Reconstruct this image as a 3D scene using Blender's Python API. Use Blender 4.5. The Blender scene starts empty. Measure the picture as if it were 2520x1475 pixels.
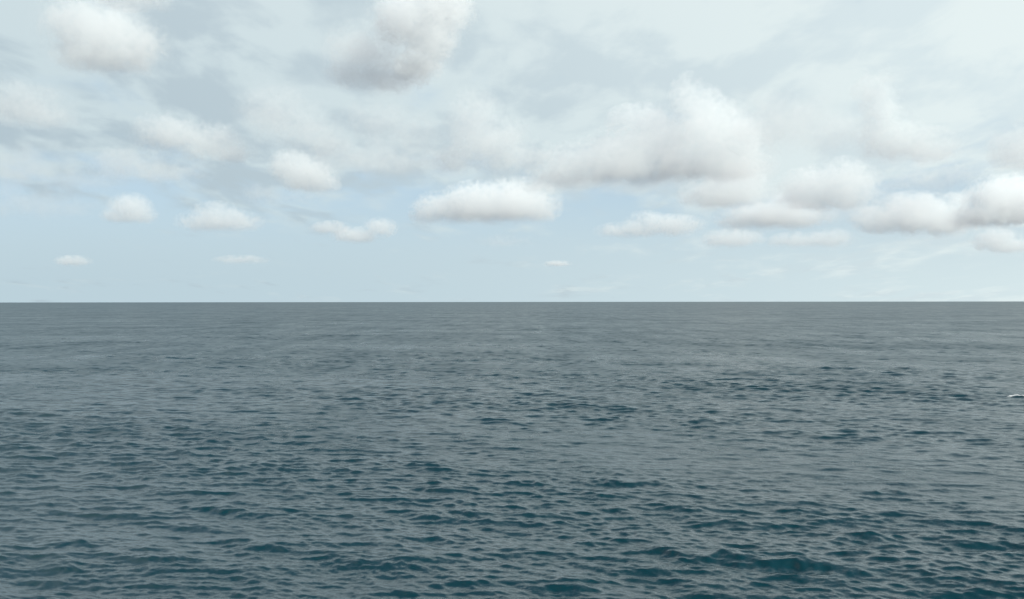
import bpy, bmesh, math, random
import numpy as np
from mathutils import Vector, Matrix

scene = bpy.context.scene
R = math.radians

# ------------------------------------------------------------------ camera
CAM_H = 18.0                       # eye height over the water, metres
FOC = 2520 * 35.0 / 36.0           # focal length in pixels of a 2520 px wide print of the photo
HZ = 743.0                         # row of the horizon in that print
cam_data = bpy.data.cameras.new("camera")
cam_data.lens = 35.0
cam_data.sensor_width = 36.0
cam_data.clip_start = 0.5
cam_data.clip_end = 300000.0
cam = bpy.data.objects.new("camera", cam_data)
scene.collection.objects.link(cam)
cam.location = (0, 0, CAM_H)
cam.rotation_euler = (R(90.0) + (HZ - 737.5) / FOC, 0.0, 0.0)
cam.rotation_euler.rotate_axis('Z', R(-0.06))
scene.camera = cam

# ------------------------------------------------------------------ sun
SUN_AZ, SUN_EL = R(134), R(38)      # azimuth clockwise from the view direction
sun_dir = Vector((math.sin(SUN_AZ) * math.cos(SUN_EL), math.cos(SUN_AZ) * math.cos(SUN_EL), math.sin(SUN_EL)))
sun_data = bpy.data.lights.new("sun", 'SUN')
sun_data.energy = 5.0
sun_data.angle = R(0.5)
sun_data.color = (1.0, 0.98, 0.90)
sun = bpy.data.objects.new("sun", sun_data)
scene.collection.objects.link(sun)
sun.rotation_euler = sun_dir.to_track_quat('Z', 'Y').to_euler()
sun.location = (0, 0, 500)

# ------------------------------------------------------------------ node helper
class NT:
    """Short hand for building node trees: values may be numbers, tuples or sockets."""
    def __init__(self, tree):
        self.t = tree
        self.n = tree.nodes
        self.l = tree.links
    def put(self, sock, v):
        if v is None:
            return
        if isinstance(v, bpy.types.NodeSocket):
            self.l.new(v, sock)
        else:
            sock.default_value = v
    def m(self, op, a, b=None, c=None, clamp=False):
        nd = self.n.new("ShaderNodeMath"); nd.operation = op; nd.use_clamp = clamp
        for i, v in enumerate((a, b, c)):
            self.put(nd.inputs[i], v)
        return nd.outputs[0]
    def v(self, op, a, b=None, c=None, scale=None):
        nd = self.n.new("ShaderNodeVectorMath"); nd.operation = op
        for i, v in enumerate((a, b, c)):
            self.put(nd.inputs[i], v)
        if scale is not None:
            self.put(nd.inputs["Scale"], scale)
        return nd.outputs["Value"] if op in ("LENGTH", "DOT_PRODUCT", "DISTANCE") else nd.outputs["Vector"]
    def ramp(self, x, a, b, lo=0.0, hi=1.0, kind='SMOOTHSTEP'):
        nd = self.n.new("ShaderNodeMapRange"); nd.interpolation_type = kind; nd.clamp = True
        self.put(nd.inputs[0], x)
        for i, v in enumerate((a, b, lo, hi)):
            self.put(nd.inputs[i + 1], v)
        return nd.outputs[0]
    def noise(self, vec, scale, detail=3.0, rough=0.5, dist=0.0, color=False):
        nd = self.n.new("ShaderNodeTexNoise")
        self.put(nd.inputs["Vector"], vec)
        self.put(nd.inputs["Scale"], scale); self.put(nd.inputs["Detail"], detail)
        self.put(nd.inputs["Roughness"], rough); self.put(nd.inputs["Distortion"], dist)
        return nd.outputs["Color" if color else "Fac"]
    def mix(self, f, a, b, kind='MIX'):
        nd = self.n.new("ShaderNodeMix"); nd.data_type = 'RGBA'; nd.blend_type = kind; nd.clamp_factor = True
        self.put(nd.inputs[0], f); self.put(nd.inputs[6], a); self.put(nd.inputs[7], b)
        return nd.outputs[2]
    def sep(self, v):
        nd = self.n.new("ShaderNodeSeparateXYZ"); self.put(nd.inputs[0], v)
        return nd.outputs
    def comb(self, x, y, z):
        nd = self.n.new("ShaderNodeCombineXYZ")
        for i, v in enumerate((x, y, z)):
            self.put(nd.inputs[i], v)
        return nd.outputs[0]

# ------------------------------------------------------------------ sky
SKY_STRENGTH = 0.10
world = bpy.data.worlds.new("World")
scene.world = world
world.use_nodes = True
wt = world.node_tree
wt.nodes.clear()
W = NT(wt)
sky = wt.nodes.new("ShaderNodeTexSky")
sky.sky_type = 'NISHITA'
sky.sun_disc = False
sky.sun_elevation = SUN_EL
sky.sun_rotation = SUN_AZ
sky.air_density = 1.0; sky.dust_density = 1.2; sky.ozone_density = 1.0
tc = wt.nodes.new("ShaderNodeTexCoord")
D = W.v('NORMALIZE', tc.outputs["Generated"])
dx, dy, dz = W.sep(D)
up = W.m('MAXIMUM', dz, 0.0)
def rad(r, g, b):                                     # a radiance, before the background strength
    return (r / SKY_STRENGTH, g / SKY_STRENGTH, b / SKY_STRENGTH, 1.0)
sunward = W.v('DOT_PRODUCT', D, tuple(sun_dir))
glow = W.ramp(sunward, -0.80, 0.02)                   # thin cloud scatters more light towards the sun's side
# clear air, whitened by moisture towards the horizon
clear = W.mix(W.ramp(up, 0.15, 0.45, 0.75, 0.0), sky.outputs[0], rad(0.445, 0.59, 0.71))
moist = W.ramp(up, 0.0, 0.12, 1.0, 0.08)
pale = W.mix(glow, rad(0.435, 0.555, 0.615), rad(0.635, 0.74, 0.755))
air = W.mix(moist, clear, pale)
# a high layer of thin cloud, seen in perspective
inv = W.m('DIVIDE', 1.0, W.m('ADD', up, 0.12))
px = W.m('MULTIPLY', dx, inv); py = W.m('MULTIPLY', dy, inv)
P = W.comb(px, W.m('MULTIPLY', py, 0.5), 0.0)
wob = W.v('SUBTRACT', W.noise(P, 1.6, 3.0, 0.55, color=True), (0.5, 0.5, 0.5))
P2 = W.v('ADD', P, W.v('SCALE', wob, scale=0.28))
big = W.noise(P2, 1.5, 5.0, 0.55)
fine = W.noise(W.v('ADD', P2, (31.0, 7.0, 0.0)), 6.0, 4.0, 0.5)
cover = W.m('ADD', W.m('MULTIPLY', big, 0.7), W.m('MULTIPLY', fine, 0.3))
reach = W.m('ADD', W.ramp(up, 0.065, 0.165, 0.09, -0.15), W.ramp(up, 0.30, 0.52, 0.0, 0.24))          # thin far away, thicker higher up; thinned again overhead to darken and blue the sea
veil_f = W.ramp(W.m('SUBTRACT', W.m('ADD', cover, W.m('MULTIPLY', glow, 0.05)), reach), 0.42, 0.62, 0.0, 0.93)
tone = W.noise(W.v('ADD', P2, (3.0, 17.0, 0.0)), 3.6, 5.0, 0.55)
veil_dark = W.mix(glow, rad(0.37, 0.46, 0.515), rad(0.65, 0.745, 0.765))
veil_lite = W.mix(glow, rad(0.50, 0.60, 0.635), rad(0.725, 0.805, 0.80))
veil = W.mix(W.ramp(tone, 0.40, 0.58), veil_dark, veil_lite)
final = W.mix(veil_f, air, veil)
bg = wt.nodes.new("ShaderNodeBackground")
W.put(bg.inputs["Color"], final)
bg.inputs["Strength"].default_value = SKY_STRENGTH
wo = wt.nodes.new("ShaderNodeOutputWorld")
wt.links.new(bg.outputs[0], wo.inputs["Surface"])

# ------------------------------------------------------------------ exposure and renderer
vs = scene.view_settings
scene.display_settings.display_device = 'sRGB'
vs.view_transform = 'Standard'; vs.look = 'None'; vs.exposure = 0.20; vs.gamma = 1.0; vs.use_curve_mapping = False
scene.render.engine = 'CYCLES'
cy = scene.cycles
cy.max_bounces = 16; cy.diffuse_bounces = 2; cy.glossy_bounces = 3; cy.transmission_bounces = 2
cy.volume_bounces = 9; cy.transparent_max_bounces = 48
cy.volume_step_rate = 0.6; cy.volume_max_steps = 128
cy.use_denoising = True
cy.sample_clamp_indirect = 4.0; cy.sample_clamp_direct = 3.0

# ------------------------------------------------------------------ sea
def print_to_sea(x, y):
    """The point of the water seen at a print pixel."""
    d = CAM_H / ((y - HZ) / FOC)
    return Vector(((x - 1260.0) / FOC * d, d))

rng = np.random.default_rng(11)
MAIN = math.atan2(-0.93, -0.30)               # the way the wind sea runs: towards the camera, a little to its left
waves = []
def band(l0, l1, n, slope_sd, spread):
    """n wave trains with wavelengths between l0 and l1 whose slopes add up to slope_sd."""
    per = slope_sd * math.sqrt(2.0 / n)
    for i in range(n):
        lam = l0 * (l1 / l0) ** ((i + rng.random()) / n)
        th = MAIN + rng.normal() * spread
        k = 2 * math.pi / lam
        waves.append((k * math.cos(th), k * math.sin(th), per / k, rng.random() * 2 * math.pi, lam))
band(26.0, 60.0, 8, 0.014, 0.30)
band(9.0, 26.0, 16, 0.034, 0.42)
band(3.4, 9.0, 26, 0.070, 0.52)
band(1.5, 3.4, 30, 0.112, 0.62)
band(0.75, 1.5, 36, 0.128, 0.72)
band(0.42, 0.75, 26, 0.095, 0.90)

# larger crests that stand out: print pixel of the middle, length in print pixels, height in metres
CRESTS = [(1760, 1376, 260, 0.60), (1945, 1399, 340, 0.66), (545, 1258, 240, 0.45), (1515, 1190, 130, 0.42), (1625, 1196, 110, 0.34),
          (1080, 1274, 150, 0.34), (1880, 1106, 110, 0.42), (1710, 1043, 90, 0.42), (2200, 1214, 230, 0.40),
          (1020, 994, 60, 0.40), (680, 1186, 150, 0.36), (300, 1172, 160, 0.34), (960, 1390, 260, 0.30),
          (540, 1087, 90, 0.36), (1405, 1450, 260, 0.34), (2150, 1327, 200, 0.32), (600, 1340, 260, 0.30),
          (2390, 1337, 130, 0.36), (150, 1340, 200, 0.32), (1290, 1190, 160, 0.32), (1840, 1020, 80, 0.36),
          (1100, 1330, 180, 0.28), (1600, 1320, 180, 0.28), (880, 945, 60, 0.40), (1480, 1163, 110, 0.28)]

def crest_height(X, Y):
    Z = np.zeros_like(X)
    for i, (x, y, ln, A) in enumerate(CRESTS):
        c = print_to_sea(x, y)
        half = 0.5 * ln / FOC * c.y
        a = R(-21 + 7 * math.sin(i * 2.3))
        tx, ty = math.cos(a), math.sin(a)
        rx, ry = X - c.x, Y - c.y
        near = (np.abs(rx) < half * 2.6 + 4) & (np.abs(ry) < half * 2.6 + 6)
        if not near.any():
            continue
        s = rx[near] * tx + ry[near] * ty
        t = -(rx[near] * -ty + ry[near] * tx)           # positive on the camera's side
        t = t + 0.34 * np.sin(s * 2.1 / (half * 0.35 + 0.5) + i) + 0.16 * np.sin(s * 2.9 + 2 * i) + 0.09 * np.sin(s * 6.3 + i)
        sc = c.y / 70.0
        wf, wb = 0.72 * (0.6 + 0.4 * sc), 2.0 * (0.6 + 0.4 * sc)
        prof = np.where(t > 0, np.exp(-(t / wf) ** 2), np.exp(-(t / wb) ** 2)) - 0.18 * np.exp(-((t - 2.2 * wf) / (1.6 * wf)) ** 2)
        Z[near] += 0.66 * A * prof * np.exp(-np.abs(s / half) ** 2.6) * (0.8 + 0.2 * np.sin(s * 1.3 + i))
    return Z

def sea_surface(X, Y, S):
    """Displaced points and the slope lost to the sheet's spacing S."""
    ox, oy, oz = np.zeros_like(X), np.zeros_like(X), np.zeros_like(X)
    lost = np.zeros_like(S)
    gust = 1.0 + 0.30 * np.sin(X * 0.021 + 0.8 * np.sin(Y * 0.013)) * np.sin(Y * 0.0301 + 1.3) + 0.20 * np.sin(X * 0.057 + Y * 0.083)
    for kx, ky, a, ph, lam in waves:
        w = np.clip((lam / S - 1.7) / 1.2, 0.0, 1.0)
        kk = math.hypot(kx, ky)
        lost += (1 - w * w) * (a * kk) ** 2 * 0.5
        on = w > 0
        if not on.any():
            continue
        rows = np.where(on[:, 0])[0]
        r1 = rows.max() + 1
        th = kx * X[:r1] + ky * Y[:r1] + ph
        wa = a * w[:r1] * gust[:r1]
        oz[:r1] += wa * np.cos(th + 0.28 * (1.0 - np.cos(th)))    # crests lean the way they run
        sn = np.sin(th) * wa * 0.9 / kk
        ox[:r1] -= kx * sn
        oy[:r1] -= ky * sn
    return X + ox, Y + oy, oz + crest_height(X, Y), np.sqrt(lost)

rs = [4.0, 10.0, 20.0, 30.0, 38.0, 44.0, 48.0]
r = 50.0
while r < 90000.0:
    rs.append(r)
    r += 0.128 * (r / 55.0) ** 1.2
rs = np.array(rs)
fine_a = np.linspace(R(-33), R(33), 770)
coarse_a = np.linspace(R(33), R(327), 74)[1:-1]
ang = np.concatenate([fine_a, coarse_a])
nr, na = len(rs), len(ang)
AA, RR = np.meshgrid(ang, rs)
X0, Y0 = RR * np.sin(AA), RR * np.cos(AA)
S0 = np.repeat((np.diff(rs, append=rs[-1] * 1.05))[:, None], na, axis=1)
S0[:, len(fine_a):] = np.maximum(S0[:, len(fine_a):], RR[:, len(fine_a):] * R(4))
S0[:7] = np.maximum(S0[:7], 6.0)
PX, PY, PZ, LS = sea_surface(X0, Y0, S0)
RIPPLE = np.clip(1.0 - (S0 - 0.30) / 0.9, 0.0, 1.0)
DASH = np.clip((S0 - 0.20) / 0.35, 0.0, 1.0) * (1.0 - 0.85 * np.clip((RR - 350.0) / 1800.0, 0.0, 1.0))
LS = 0.38 * np.sqrt(np.maximum(LS ** 2 - (0.13 * DASH) ** 2, 0.0) + (0.06 * (1 - RIPPLE)) ** 2)
co = np.stack([PX, PY, PZ], axis=-1).reshape(-1, 3)
co = np.vstack([co, [[0, 0, 0]]]).astype(np.float32)
i = np.arange(nr - 1)[:, None]; j = np.arange(na)[None, :]
j2 = (j + 1) % na
quads = np.stack([i * na + j, i * na + j2, (i + 1) * na + j2, (i + 1) * na + j], axis=-1).reshape(-1, 4)[:, ::-1]
jj = np.arange(na)
tris = np.stack([jj, (jj + 1) % na, np.full(na, nr * na)], axis=-1)
me = bpy.data.meshes.new("sea")
me.vertices.add(len(co)); me.vertices.foreach_set("co", co.ravel())
loops = np.concatenate([quads.ravel(), tris.ravel()]).astype(np.int32)
me.loops.add(len(loops)); me.loops.foreach_set("vertex_index", loops)
starts = np.concatenate([np.arange(len(quads)) * 4, len(quads) * 4 + np.arange(len(tris)) * 3]).astype(np.int32)
me.polygons.add(len(starts)); me.polygons.foreach_set("loop_start", starts)
me.update(calc_edges=True)
me.polygons.foreach_set("use_smooth", np.ones(len(starts), dtype=bool))
at = me.attributes.new("chop", 'FLOAT', 'POINT')
at.data.foreach_set("value", np.append(LS.ravel(), 0.1).astype(np.float32))
for nm, arr in (("ripple", RIPPLE), ("dash", DASH)):
    me.attributes.new(nm, 'FLOAT', 'POINT').data.foreach_set("value", np.append(arr.ravel(), 0.0).astype(np.float32))
sea = bpy.data.objects.new("sea", me)
scene.collection.objects.link(sea)
sea["kind"] = "structure"

mw = bpy.data.materials.new("sea_water"); mw.use_nodes = True
mw.node_tree.nodes.clear()
S = NT(mw.node_tree)
geo = S.n.new("ShaderNodeNewGeometry")
chop = S.n.new("ShaderNodeAttribute"); chop.attribute_name = "chop"
pos = geo.outputs["Position"]
near_f = S.n.new("ShaderNodeAttribute"); near_f.attribute_name = "ripple"
dash_f = S.n.new("ShaderNodeAttribute"); dash_f.attribute_name = "dash"
n1 = S.v('SUBTRACT', S.noise(S.v('MULTIPLY', pos, (0.75, 1.25, 1.0)), 5.5, 3.0, 0.6, color=True), (0.5, 0.5, 0.5))
n2 = S.v('SUBTRACT', S.noise(S.v('MULTIPLY', pos, (0.42, 1.2, 1.0)), 0.85, 4.0, 0.62, color=True), (0.5, 0.5, 0.5))
cat = S.noise(S.v('MULTIPLY', pos, (0.45, 1.0, 1.0)), 0.014, 5.0, 0.6)     # cat's paws: patches ruffled more or less by the wind
lane = S.noise(S.v('MULTIPLY', pos, (0.085, 0.011, 1.0)), 1.0, 4.0, 0.65)   # narrow lanes of gusts, running with the wind
paw = S.m('MULTIPLY', S.ramp(cat, 0.32, 0.68, 0.68, 1.32, 'LINEAR'), S.ramp(lane, 0.30, 0.70, 0.62, 1.38, 'LINEAR'))
tilt = S.v('ADD', S.v('SCALE', n1, scale=S.m('MULTIPLY', S.m('MULTIPLY', paw, near_f.outputs["Fac"]), 0.38)),
           S.v('SCALE', n2, scale=S.m('MULTIPLY', S.m('MULTIPLY', dash_f.outputs["Fac"], paw), 1.15)))
tilt = S.v('MULTIPLY', tilt, (1.0, 1.0, 0.0))
nrm = S.v('NORMALIZE', S.v('ADD', geo.outputs["Normal"], tilt))
# slopes finer than the sheet act as roughness: alpha^2 = 2 * variance
rough = S.m('POWER', S.m('ADD', 0.0016, S.m('MULTIPLY', S.m('POWER', S.m('MULTIPLY', chop.outputs["Fac"], paw), 2.0), 2.0)), 0.25)
pb = S.n.new("ShaderNodeBsdfPrincipled")
pb.inputs["Base Color"].default_value = (0.0006, 0.0225, 0.0300, 1)
S.put(pb.inputs["Roughness"], rough)
pb.inputs["IOR"].default_value = 1.40
S.put(pb.inputs["Normal"], nrm)
mo = S.n.new("ShaderNodeOutputMaterial")
S.l.new(pb.outputs[0], mo.inputs["Surface"])
me.materials.append(mw)

# ------------------------------------------------------------------ breaking water
mf = bpy.data.materials.new("foam"); mf.use_nodes = True
F = NT(mf.node_tree)
fp = mf.node_tree.nodes["Principled BSDF"]
ft = F.n.new("ShaderNodeTexCoord").outputs["Object"]
fnz = F.noise(F.v('MULTIPLY', ft, (1.0, 1.6, 1.6)), 3.0, 5.0, 0.65)
fe = F.n.new("ShaderNodeAttribute"); fe.attribute_name = "thick"
fp.inputs["Base Color"].default_value = (0.78, 0.80, 0.80, 1)
fp.inputs["Roughness"].default_value = 0.8
F.put(fp.inputs["Alpha"], F.ramp(F.m('ADD', F.m('SUBTRACT', fnz, 0.5), F.m('MULTIPLY', fe.outputs["Fac"], 0.55)), 0.0, 0.35, 0.0, 0.75))

def whitecap(label, x, y, length, depth, height, slant, seed, amount):
    """A sheet of foam lying on the water, following its waves."""
    c = print_to_sea(x, y)
    q = np.random.default_rng(seed)
    nu, nv = 41, 11
    u, v = np.meshgrid(np.linspace(-1, 1, nu), np.linspace(-1, 1, nv))
    wid = depth * (1 - np.abs(u) ** 1.8) + 0.02
    lx = u * length * 0.5
    ly = v * wid * 0.5 + 0.25 * depth * np.sin(u * 4.0 + seed) - lx * math.tan(slant)
    gx, gy, gz, _ = sea_surface(c.x + lx, c.y + ly, np.full_like(lx, 0.3))
    bump = height * (1 - v ** 2) * (1 - u ** 2) * (0.7 + 0.5 * q.random(lx.shape))
    pts = np.stack([gx - c.x, gy - c.y, gz + 0.03 + bump], -1).reshape(-1, 3)
    faces = [(a_ * nu + b_, a_ * nu + b_ + 1, (a_ + 1) * nu + b_ + 1, (a_ + 1) * nu + b_) for a_ in range(nv - 1) for b_ in range(nu - 1)]
    m = bpy.data.meshes.new("whitecap"); m.from_pydata([tuple(p) for p in pts], [], faces); m.update()
    m.polygons.foreach_set("use_smooth", np.ones(len(faces), dtype=bool))
    th = amount * (1 - np.abs(u) ** 2) * (1 - np.abs(v) ** 2) - 0.05
    m.attributes.new("thick", 'FLOAT', 'POINT').data.foreach_set("value", th.ravel().astype(np.float32))
    m.materials.append(mf)
    o = bpy.data.objects.new("whitecap", m); scene.collection.objects.link(o)
    o.location = (c.x, c.y, 0.0)
    o["label"] = label; o["category"] = "whitecap"
    return o
whitecap("thin white breaking crest at the right edge, halfway down to the bottom of the sea", 2512, 979, 6.5, 2.2, 0.05, R(-4), 3, 0.85)

# ------------------------------------------------------------------ clouds
BASE = 750.0                                  # height of the cumulus bases
def cloud_material(name, lobes, density, size, zfloor, soft, seed, ragged, grey):
    m = bpy.data.materials.new(name); m.use_nodes = True
    m.node_tree.nodes.clear()
    C = NT(m.node_tree)
    t = C.n.new("ShaderNodeTexCoord").outputs["Object"]
    q = C.v('ADD', t, (seed * 911.0, seed * 377.0, seed * 53.0))
    wv = C.v('SUBTRACT', C.noise(q, 2.2 / size, 3.0, 0.6, color=True), (0.5, 0.5, 0.5))
    p = C.v('ADD', t, C.v('SCALE', wv, scale=size * 1.0 * ragged))
    tot = None
    for (c, rr, wgt) in lobes:
        d = C.v('LENGTH', C.v('DIVIDE', C.v('SUBTRACT', p, tuple(c)), tuple(rr)))
        f = C.ramp(d, 0.0, 1.0, wgt, 0.0, 'LINEAR')
        tot = f if tot is None else C.m('MAXIMUM', tot, f)
    fl = C.noise(q, 5.0 / size, 4.0, 0.58)
    bil = C.m('ABSOLUTE', C.m('SUBTRACT', C.m('MULTIPLY', fl, 2.0), 1.0))
    tot = C.m('ADD', tot, C.m('MULTIPLY', C.m('SUBTRACT', 0.17, bil), 1.55 * ragged))
    z = C.m('ADD', C.m('MULTIPLY', C.sep(p)[2], 0.3), C.m('MULTIPLY', C.sep(t)[2], 0.7))
    flat = C.ramp(z, zfloor - size * 0.06, zfloor + size * 0.22)
    dens = C.m('MULTIPLY', C.m('MULTIPLY', C.ramp(tot, 0.16, 0.16 + soft), flat), density)
    sc = C.n.new("ShaderNodeVolumeScatter")
    sc.inputs["Color"].default_value = (0.935 * grey ** 1.1, 0.997 * grey, 0.982 * grey, 1)  # grey lowers the scattering albedo, painting shade into the darker clouds
    C.put(sc.inputs["Density"], dens)
    sc.inputs["Anisotropy"].default_value = 0.05
    out = C.n.new("ShaderNodeOutputMaterial")
    C.l.new(sc.outputs[0], out.inputs["Volume"])
    # a faint translucent film put over the cloud's hull
    lw = C.n.new("ShaderNodeLayerWeight"); lw.inputs[0].default_value = 0.5
    tr = C.n.new("ShaderNodeBsdfTransparent")
    df = C.n.new("ShaderNodeBsdfTranslucent"); df.inputs[0].default_value = (0.8, 0.8, 0.8, 1)
    mx = C.n.new("ShaderNodeMixShader")
    C.put(mx.inputs[0], C.m('MULTIPLY', C.m('POWER', C.m('SUBTRACT', 1.0, lw.outputs["Facing"]), 3.0), 0.01))
    C.l.new(tr.outputs[0], mx.inputs[1]); C.l.new(df.outputs[0], mx.inputs[2])
    C.l.new(mx.outputs[0], out.inputs["Surface"])
    return m

def cloud(label, foot, lobes, tau, soft=0.13, ragged=1.0, base=BASE, floor=True, grey=1.0, group="cumulus clouds over the sea"):
    """foot: print row of the base. lobes: (x, y, rx, ry[, weight]) in print pixels, at the distance that the base's height gives."""
    d = (base - CAM_H) / ((HZ - foot) / FOC)
    x0 = sum(l[0] for l in lobes) / len(lobes)
    o3 = Vector(((x0 - 1260) / FOC * d, d, base))
    rnd = random.Random(int(x0 * 7 + foot))
    L = []
    for l in lobes:
        x, y, rx, ry = l[:4]
        wgt = l[4] if len(l) > 4 else 1.0
        k = d / FOC
        c = Vector(((x - 1260) * k, d, CAM_H + (HZ - y) * k)) - o3
        rd = 0.5 * (rx + ry) * k * 1.1
        c.y += rnd.uniform(-0.35, 0.35) * rd
        L.append((c, Vector((rx * k * 1.62, rd * 1.62, ry * k * 1.62)), wgt))
    size = max(max(r_.x, r_.z) for _c, r_, _w in L)
    span = sum(r_.y * 2 for _c, r_, _w in L) / len(L)
    # skin: one closed hull round all lobes
    bm = bmesh.new()
    for c, r_, _w in L:
        bmesh.ops.create_icosphere(bm, subdivisions=3, radius=1.0, matrix=Matrix.Translation(c) @ Matrix.Diagonal((*(r_ * 1.12), 1.0)))
    tmp = bpy.data.meshes.new("cloud_skin"); bm.to_mesh(tmp); bm.free()
    ob = bpy.data.objects.new("cloud", tmp)
    scene.collection.objects.link(ob)
    ob.location = o3
    md = ob.modifiers.new("union", 'REMESH'); md.mode = 'VOXEL'
    md.voxel_size = min(min(r_.x, r_.y, r_.z) for _c, r_, _w in L) / 5.0
    dg = bpy.context.evaluated_depsgraph_get()
    baked = bpy.data.meshes.new_from_object(ob.evaluated_get(dg))
    ob.modifiers.clear(); ob.data = baked; bpy.data.meshes.remove(tmp)
    baked.name = "cloud"
    baked.polygons.foreach_set("use_smooth", np.ones(len(baked.polygons), dtype=bool))
    zf = 0.0 if floor else -1e6
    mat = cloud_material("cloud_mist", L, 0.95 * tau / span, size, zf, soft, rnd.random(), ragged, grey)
    baked.materials.clear(); baked.materials.append(mat)
    ob["label"] = label; ob["category"] = "cloud"; ob["group"] = group
    return ob


cloud("compact white cumulus of two rounded heaps, alone over clear blue sky in the middle", 548,
      [(1190, 505, 70, 36), (1265, 505, 70, 40), (1075, 522, 40, 30), (1130, 535, 70, 18, 0.8)], 3.0, soft=0.12)
cloud("brilliant white cloud tower cut by the top edge, left of the middle", 212,
      [(1085, 15, 58, 55), (1065, 95, 48, 46), (1030, 158, 44, 34), (1000, 45, 60, 50)], 3.2, soft=0.3, floor=False)
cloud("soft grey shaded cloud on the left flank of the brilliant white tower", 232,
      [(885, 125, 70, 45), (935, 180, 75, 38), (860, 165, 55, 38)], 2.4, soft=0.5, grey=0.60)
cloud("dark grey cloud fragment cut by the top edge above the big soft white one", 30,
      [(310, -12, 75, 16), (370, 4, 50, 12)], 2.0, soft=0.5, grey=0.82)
cloud("big soft white cloud high over the left part of the sea", 185,
      [(230, 70, 85, 60), (310, 110, 75, 55), (250, 140, 75, 40)], 3.0, soft=0.45)
cloud("hazy white cloud touching the left edge below the big soft one", 325,
      [(40, 250, 85, 45), (110, 280, 60, 35)], 1.8, soft=0.8)
cloud("cumulus with brilliant white top corner and broad flat grey base right of the middle", 458,
      [(1545, 295, 34, 22), (1600, 308, 46, 34), (1640, 345, 40, 40), (1590, 375, 60, 50), (1520, 390, 55, 50), (1560, 420, 88, 32), (1425, 410, 52, 42, 0.85), (1400, 440, 70, 28, 0.7)], 1.9)
cloud("tall leaning cloud with narrow white peak, directly behind the flat based white cumulus", 448,
      [(1690, 235, 26, 34), (1725, 275, 42, 44), (1760, 330, 62, 50), (1825, 350, 46, 50), (1780, 400, 85, 40), (1700, 400, 55, 36, 0.8)], 1.8)
cloud("bright oblong cloud with grey underside in the left half, between two duller ones", 410,
      [(430, 330, 65, 32), (510, 345, 55, 32), (565, 368, 45, 22)], 1.8, soft=0.45)
cloud("pale grey ragged cloud above the small drooping one, left of the middle", 405,
      [(680, 280, 75, 55), (760, 320, 65, 50), (800, 365, 50, 30)], 1.5, soft=0.8)
cloud("small drooping cloud with rounded lower end over a blue gap, left of the middle", 475,
      [(720, 410, 36, 26), (760, 432, 42, 30), (790, 448, 30, 22)], 1.9)
cloud("wide hazy cloud below the tall top edge cloud, without clear outline", 400,
      [(930, 300, 80, 45), (1020, 335, 70, 40)], 1.2, soft=0.9)
cloud("broad cloud with long dark flat base, above the two heaped cumulus", 428,
      [(1200, 360, 80, 45), (1280, 390, 65, 30), (1130, 395, 55, 25), (1170, 300, 55, 50, 0.8)], 1.4, soft=0.4)
cloud("grey based cumulus under the leaning cloud, next to the blue gap", 514,
      [(1780, 480, 65, 34), (1830, 445, 45, 36)], 2.2)
cloud("domed cumulus standing under the blue gap in the right half", 522,
      [(2010, 470, 60, 38), (2075, 462, 55, 44)], 2.2)
cloud("low spread cloud with one small bright knob on top", 564,
      [(1922, 502, 26, 18), (1870, 540, 65, 24), (1950, 535, 65, 24)], 2.4)
cloud("long ragged white cloud with thin grey base near the right edge", 584,
      [(2170, 540, 50, 22), (2250, 530, 65, 34), (2330, 545, 55, 30), (2365, 500, 24, 20)], 2.4)
cloud("brightest cumulus at the right edge, heaped over a grey shelf", 562,
      [(2450, 490, 46, 34), (2515, 495, 60, 42), (2430, 540, 60, 22, 0.8)], 3.4)
cloud("small white cloud low at the right edge under the brightest cumulus", 627,
      [(2450, 592, 36, 20), (2490, 608, 38, 16)], 1.8)
cloud("small flat cloud in the right half, lower left neighbour of the paired low heaps", 611,
      [(1800, 592, 45, 17), (1840, 586, 28, 13)], 1.4)
cloud("faint low double cloud of two soft heaps in the right half", 611,
      [(1960, 595, 45, 14), (2040, 590, 38, 17)], 1.3)
cloud("thin wide cloud with a bright spot in its middle, under the flat based cumulus", 586,
      [(1590, 548, 32, 18), (1540, 570, 48, 14), (1650, 556, 52, 17)], 1.7)
cloud("small beige cumulus standing alone low in the left part", 550,
      [(320, 510, 33, 22), (342, 530, 28, 15), (295, 531, 28, 13)], 1.6)
cloud("low cloud with white cap and broad fading skirt, second beige one from the left edge", 572,
      [(535, 522, 38, 16), (540, 546, 65, 20)], 1.6)
cloud("little flat cloud, left one of the row just left of the two heaped cumulus", 577,
      [(815, 563, 32, 12)], 1.5)
cloud("little cloud with round bright right end, beside an even smaller flat one", 598,
      [(872, 580, 36, 14), (935, 560, 26, 16)], 1.7)
cloud("tiny pale cloud streak low over the horizon, nearest the left edge", 655,
      [(180, 642, 28, 9)], 1.4)
cloud("thin long cloud streak low over the horizon in the left part", 650,
      [(590, 640, 42, 8)], 1.3)
cloud("tiny bright cloud fleck over the horizon right of the middle", 658,
      [(1372, 650, 22, 5)], 2.0)
cloud("faint beige wisp between the drooping cloud and the low flat ones", 502,
      [(650, 480, 48, 18), (730, 490, 38, 13)], 0.8, soft=0.8)
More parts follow.
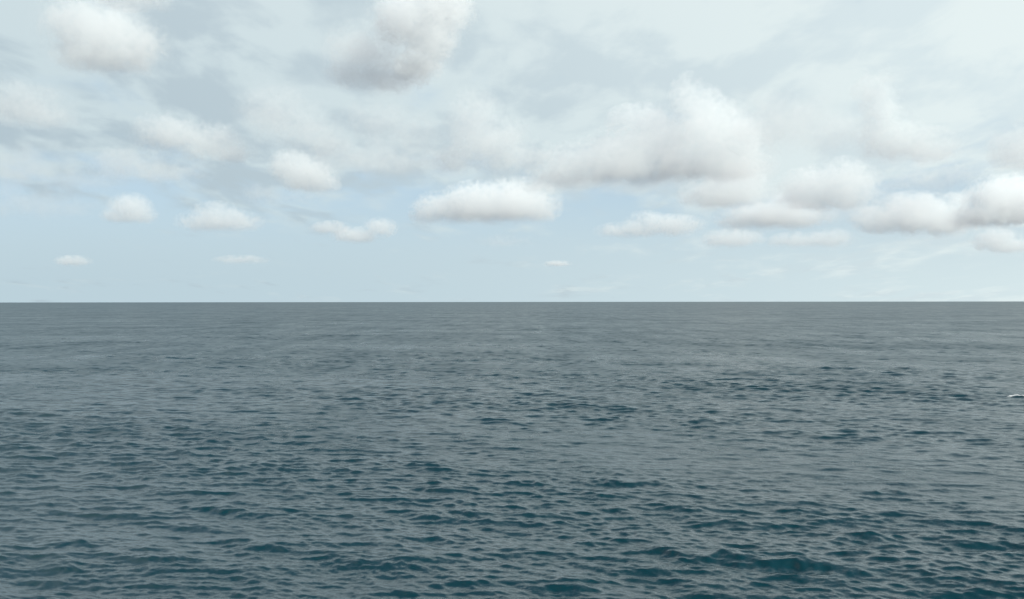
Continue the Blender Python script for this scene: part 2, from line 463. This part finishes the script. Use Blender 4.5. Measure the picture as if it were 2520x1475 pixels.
cloud("faint wisp just below the two heaped cumulus", 613,
      [(1240, 597, 55, 13)], 0.7, soft=0.8)
cloud("thin pale wisp on the upper right shoulder of the two heaped cumulus", 480,
      [(1325, 463, 48, 13)], 0.9, soft=0.8)
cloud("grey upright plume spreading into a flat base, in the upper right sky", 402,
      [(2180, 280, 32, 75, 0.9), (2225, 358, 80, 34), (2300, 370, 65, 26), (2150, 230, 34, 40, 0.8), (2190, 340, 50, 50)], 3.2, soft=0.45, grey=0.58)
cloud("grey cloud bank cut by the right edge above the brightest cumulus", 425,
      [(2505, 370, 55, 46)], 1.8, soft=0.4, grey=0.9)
cloud("thin spread cloud between the grey plume and the long ragged cloud", 478,
      [(2340, 440, 75, 28), (2230, 450, 55, 24)], 1.1, soft=0.8)
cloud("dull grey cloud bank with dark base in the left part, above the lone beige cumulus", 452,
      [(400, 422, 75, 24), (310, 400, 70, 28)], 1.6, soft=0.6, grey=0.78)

W_ = "thin veils of cloud between the cumulus"
cloud("long thin veil behind the domed cumulus and the low spread one", 560,
      [(1930, 500, 130, 34), (2090, 520, 130, 36), (2230, 490, 110, 34)], 1.3, soft=0.8, group=W_)
cloud("low thin veil under the long ragged cloud, reaching the right edge", 622,
      [(2120, 590, 120, 18), (2290, 598, 130, 22)], 0.6, soft=0.9, group=W_)
cloud("thin veil between the flat based white cumulus and the two heaped one below it", 478,
      [(1400, 455, 110, 22), (1560, 465, 110, 20)], 1.3, soft=0.8, group=W_)
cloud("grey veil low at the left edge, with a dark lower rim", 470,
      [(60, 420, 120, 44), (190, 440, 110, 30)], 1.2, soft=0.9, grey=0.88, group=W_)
cloud("faint beige veil at the left edge over the lowest cloud streaks", 545,
      [(70, 500, 110, 34), (180, 515, 80, 20)], 0.7, soft=0.9, group=W_)
cloud("wide white veil joining the pale ragged cloud to the broad one beside it", 445,
      [(900, 385, 110, 34), (1010, 410, 100, 26)], 1.3, soft=0.8, group=W_)
cloud("wide soft veil right of the leaning cloud, over the blue gap", 400,
      [(1930, 300, 100, 60), (2050, 335, 90, 40)], 1.3, soft=0.8, group=W_)
